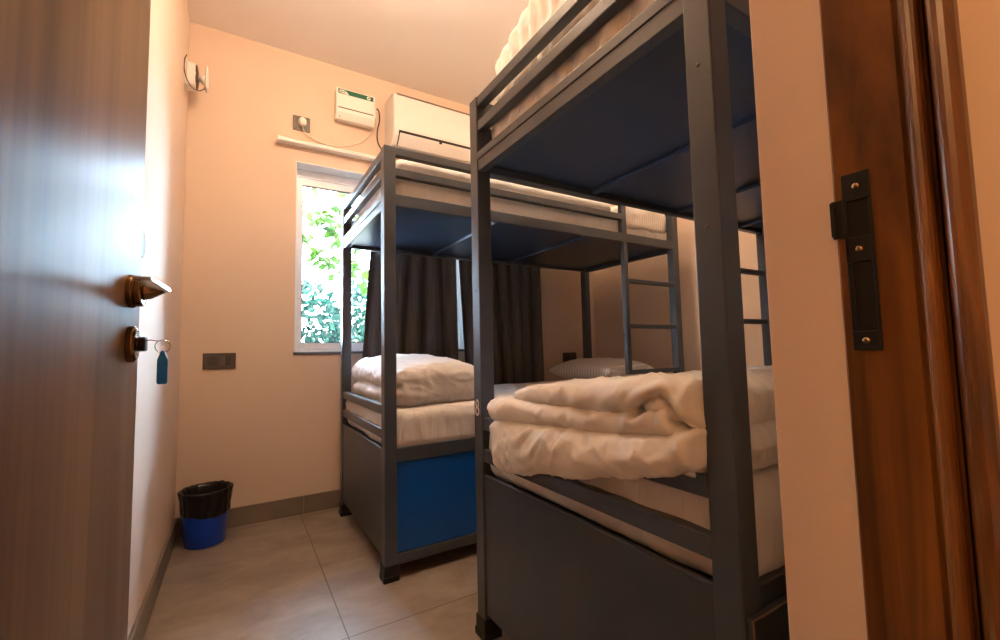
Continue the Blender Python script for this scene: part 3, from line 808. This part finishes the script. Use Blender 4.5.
# low socket on the back wall
ls = thing('wall_socket', (-.085, YB, .872), 'dark double socket and switch plate low on the bare wall left of the window', 'wall socket')
bm = bmesh.new(); box(bm, -.160, -.012, YB-.009, YB, .830, .915); obj('plate', bm, M_socket, ls, .003)
bm = bmesh.new(); box(bm, -.140, -.094, YB-.0105, YB-.008, .848, .898); sm = obj('socket_module', bm, mat('module_dark', (.055, .048, .042), .4), ls, .001)
bm = bmesh.new()
for hx_, hz_, rr in ((-.117, .886, .0045), (-.127, .862, .0035), (-.107, .862, .0035)): lathe(bm, [(rr, 0), (rr, -.0006), (.0001, -.0006)], (hx_, YB-.0105, hz_), 12, axis='Y')
obj('pin_hole', bm, M_dark, sm)
bm = bmesh.new(); box(bm, -.086, -.062, YB-.0135, YB-.008, .850, .897); obj('switch', bm, mat('switch_bronze', (.13, .11, .09), .3, metal=.3), ls, .002)
bm = bmesh.new(); box(bm, -.058, -.034, YB-.0105, YB-.008, .850, .897); obj('blank_module', bm, mat('module_dark', (.055, .048, .042), .4), ls, .001)
# low socket behind the pillow
ls2 = thing('wall_socket', (2.31, YB, .845), 'dark socket plate just above the pillow on the lower bunk', 'wall socket')
bm = bmesh.new(); box(bm, 2.245, 2.385, YB-.009, YB, .785, .868); obj('plate', bm, M_socket, ls2, .003)
bm = bmesh.new(); box(bm, 2.265, 2.31, YB-.0105, YB-.008, .800, .852); obj('socket_module', bm, mat('module_dark', (.055, .048, .042), .4), ls2, .001)
# little white device high in the left corner
dv = thing('wall_lamp', (XL, 2.60, 2.33), 'small white device with a looped brown cord high in the left corner', 'wall lamp')
bm = bmesh.new(); box(bm, XL, XL+.012, 2.565, 2.635, 2.245, 2.40); obj('back_plate', bm, M_plastic, dv, .002)
bm = bmesh.new()
loops = []
for xx, sc in ((XL+.010, 1), (XL+.048, .96)):
    lp = []
    for k in range(24):
        an = 2*math.pi*k/24; cy = math.copysign(abs(math.cos(an))**.5, math.cos(an)); cz = math.copysign(abs(math.sin(an))**.6, math.sin(an))
        lp.append((xx, 2.60+.045*sc*cy, 2.318+.078*sc*cz))
    loops.append(lp)
loft(bm, loops); obj('housing', bm, M_plastic, dv, .003)
bm = bmesh.new(); lathe(bm, [(.070, 0), (.066, .006), (.045, .010), (.0001, .011)], (XL+.047, 2.60, 2.318), 28, axis='X', wob=lambda r, z, a, k: (r*(.55+.5*abs(math.sin(a))), z)); obj('seam_disc', bm, mat('brown_disc', (.08, .05, .04), .4), dv, smooth=True)
bm = bmesh.new(); tube(bm, [(XL+.056, 2.60, 2.315), (XL+.070, 2.60, 2.312), (XL+.084, 2.60, 2.312)], [.012, .018, .030], 16); obj('neck', bm, M_plastic, dv, smooth=True)
bm = bmesh.new()
loops = []
for zz, wy, wx in ((2.250, .018, .004), (2.262, .030, .008), (2.300, .036, .011), (2.340, .034, .009), (2.380, .026, .006), (2.400, .014, .003)):
    loops.append([(XL+.092+wx*math.cos(2*math.pi*k/20), 2.60+wy*math.sin(2*math.pi*k/20), zz) for k in range(20)])
loft(bm, loops); obj('shade', bm, M_plastic, dv, smooth=True)
cable('cord', [(XL+.010, 2.55, 2.41), (XL+.002, 2.545, 2.37), (XL+.004, 2.545, 2.30), (XL+.025, 2.55, 2.235), (XL+.055, 2.56, 2.215), (XL+.080, 2.57, 2.235), (XL+.086, 2.585, 2.262)], .0026, M_cableb, dv)
dv.scale = (1, 1, .85)
# ceiling light (above the view)
for lx_, ly_, lab_ in ((.40, 1.42, 'bare lamp holder on the ceiling beside the nearest bunk, toward the door'), (1.85, 1.52, 'bare lamp holder on the ceiling above the gap between the bunks, toward the right wall')):
    cl = thing('ceiling_light', (lx_, ly_, ZC), lab_, 'ceiling light', 'ceiling lamp holders')
    bm = bmesh.new(); lathe(bm, [(.0001, 0), (.05, 0), (.05, -.02), (.0001, -.02)], (lx_, ly_, ZC), 28); obj('base', bm, M_lampg, cl)
    bm = bmesh.new(); tube(bm, [(lx_, ly_, ZC-.02), (lx_, ly_, ZC-.070)], .018, 16); obj('holder', bm, M_lampg, cl)

# ------------------------------------------------------------------ waste bin
bn = thing('waste_bin', (-.122, 2.605, 0), 'blue plastic waste bin with a black bag liner in the corner', 'waste bin')
C = (-.122, 2.600, 0)
bm = bmesh.new(); lathe(bm, [(.0001, .002), (.080, .0), (.084, .004), (.102, .245), (.107, .262), (.104, .262), (.099, .244), (.081, .008), (.0001, .006)], C, 40); obj('bucket', bm, M_bin, bn, smooth=True)
bm = bmesh.new()
def bagw(r, z, a, k):
    w = nz((math.cos(a)*5, math.sin(a)*5, z*30), 1, 5); w2 = math.sin(a*17+4*nz((math.cos(a), math.sin(a), z*6), 1.5, 2))
    lipz = .010*math.sin(a*2+.6) + .007*nz((math.cos(a)*2, math.sin(a)*2, 0), 1, 9)
    zz = z + (lipz if k in (0, 1) else .006*w if k < 10 else 0)
    return r+.0035*w+.0020*w2*(1 if k < 11 else .5), zz
lathe(bm, [(.097, .150), (.1005, .158), (.101, .175), (.1025, .190), (.104, .205), (.105, .220), (.107, .235), (.110, .250), (.113, .262), (.112, .271), (.106, .272), (.097, .258), (.090, .220), (.084, .16), (.07, .08), (.04, .05), (.0001, .045)], C, 96, bagw)
obj('bin_liner', bm, M_bag, bn, smooth=True)['label'] = 'black bag liner folded over the rim'

bn.scale = (1, 1, .955)
# ------------------------------------------------------------------ garden outside
bm = bmesh.new(); box(bm, -8, 12, 3.1, 16, -.6, -.5); struct('ground', bm, M_ground, 'garden ground outside the window')
def leaves(bm, pts, size, seed, fold=.25, spread=1.0, droop=0):
    rnd = random.Random(seed)
    for p in pts:
        s = size*rnd.uniform(.6, 1.3)
        d = Vector((rnd.gauss(0, 1), rnd.gauss(0, 1), rnd.gauss(0, 1)-droop)).normalized()
        a = d.orthogonal().normalized(); a.rotate(Matrix.Rotation(rnd.uniform(0, 6.28), 3, d)); n = d.cross(a)
        p = Vector(p); w = s*.32
        base = bm.verts.new(p); tip = bm.verts.new(p+d*s)
        l = bm.verts.new(p+d*s*.42+a*w+n*fold*w); r2 = bm.verts.new(p+d*s*.42-a*w+n*fold*w); mid_ = bm.verts.new(p+d*s*.45)
        bm.faces.new((base, l, mid_)); bm.faces.new((l, tip, mid_)); bm.faces.new((base, mid_, r2)); bm.faces.new((mid_, tip, r2))
def bush(label, c, rx, ry, rz, n, size, mt, seed):
    rnd = random.Random(seed); pts = []
    t_ = thing('garden_bush', (c[0], c[1], -.5), label, 'bush', 'garden bushes outside the window')
    while len(pts) < n:
        v = Vector((rnd.uniform(-1, 1), rnd.uniform(-1, 1), rnd.uniform(-1, 1)))
        if v.length > 1 or v.length < .35: continue
        q = Vector((c[0]+v.x*rx, c[1]+v.y*ry, c[2]+v.z*rz))
        if nz(q, 2.2, seed) < -.12: continue
        pts.append(q)
    bm = bmesh.new(); leaves(bm, pts, size, seed); obj('foliage', bm, mt, t_)
    bm = bmesh.new()
    for k in range(6):
        a = rnd.uniform(0, 6.28); tube(bm, [(c[0]+.05*math.cos(a), c[1]+.05*math.sin(a), -.5), (c[0]+rx*.3*math.cos(a), c[1]+ry*.3*math.sin(a), c[2]-.2*rz), (c[0]+rx*.6*math.cos(a), c[1]+ry*.6*math.sin(a), c[2]+.5*rz)], [.03, .02, .008], 6)
    obj('stem', bm, M_bark, t_, smooth=True)
bush('teal green bush low outside the left of the window', (.55, 5.2, .80), .62, .50, .95, 2400, .10, M_bush, 3)
bush('teal green bush outside behind the left bunk post', (1.75, 6.3, .95), .70, .6, 1.1, 2400, .11, M_bush, 4)
bush('lime green bush low outside the window sill', (.95, 4.1, .30), .50, .35, .62, 1000, .08, M_lime, 5)
bush('dark green bush seen through the gap of the curtains', (3.1, 5.2, .8), .70, .6, 1.2, 2200, .11, M_bush, 6)
tree = thing('garden_tree', (-.75, 4.7, -.5), 'bright green tree with broad leaves hanging across the upper window', 'tree')
bm = bmesh.new(); tube(bm, [(-.75, 4.7, -.5), (-.72, 4.65, .6), (-.70, 4.6, 1.6), (-.55, 4.5, 2.6), (-.5, 4.5, 3.2)], [.09, .07, .06, .045, .03], 10); obj('trunk', bm, M_bark, tree, smooth=True)
def branch(c0, c1, n, size, seed, mt=M_leaf):
    rnd = random.Random(seed); a, b = Vector(c0), Vector(c1)
    bm = bmesh.new(); pts = []
    main = [a.lerp(b, k/10)+Vector((0, 0, -.25*(k/10)**2)) for k in range(11)]
    tube(bm, main, [.014-.001*k for k in range(11)], 6)
    for k in range(2, 11):
        for q in range(3):
            e = main[k]+Vector((rnd.uniform(-.3, .3), rnd.uniform(-.2, .2), rnd.uniform(-.32, .18)))
            tube(bm, [main[k], main[k].lerp(e, .5)+Vector((0, 0, .03)), e], [.005, .004, .002], 5)
            for w in range(n): pts.append(main[k].lerp(e, rnd.uniform(.3, 1)))
    br_ = obj('branch', bm, M_bark, tree, smooth=True)
    bm = bmesh.new(); leaves(bm, pts, size, seed, droop=.7); obj('leaf_cluster', bm, mt, br_)
branch((-.56, 4.5, 2.55), (1.3, 4.1, 2.25), 7, .13, 12)
branch((-.60, 4.55, 2.3), (1.45, 4.5, 1.85), 7, .12, 18)
branch((-.52, 4.5, 2.95), (1.9, 4.9, 2.75), 6, .13, 15)
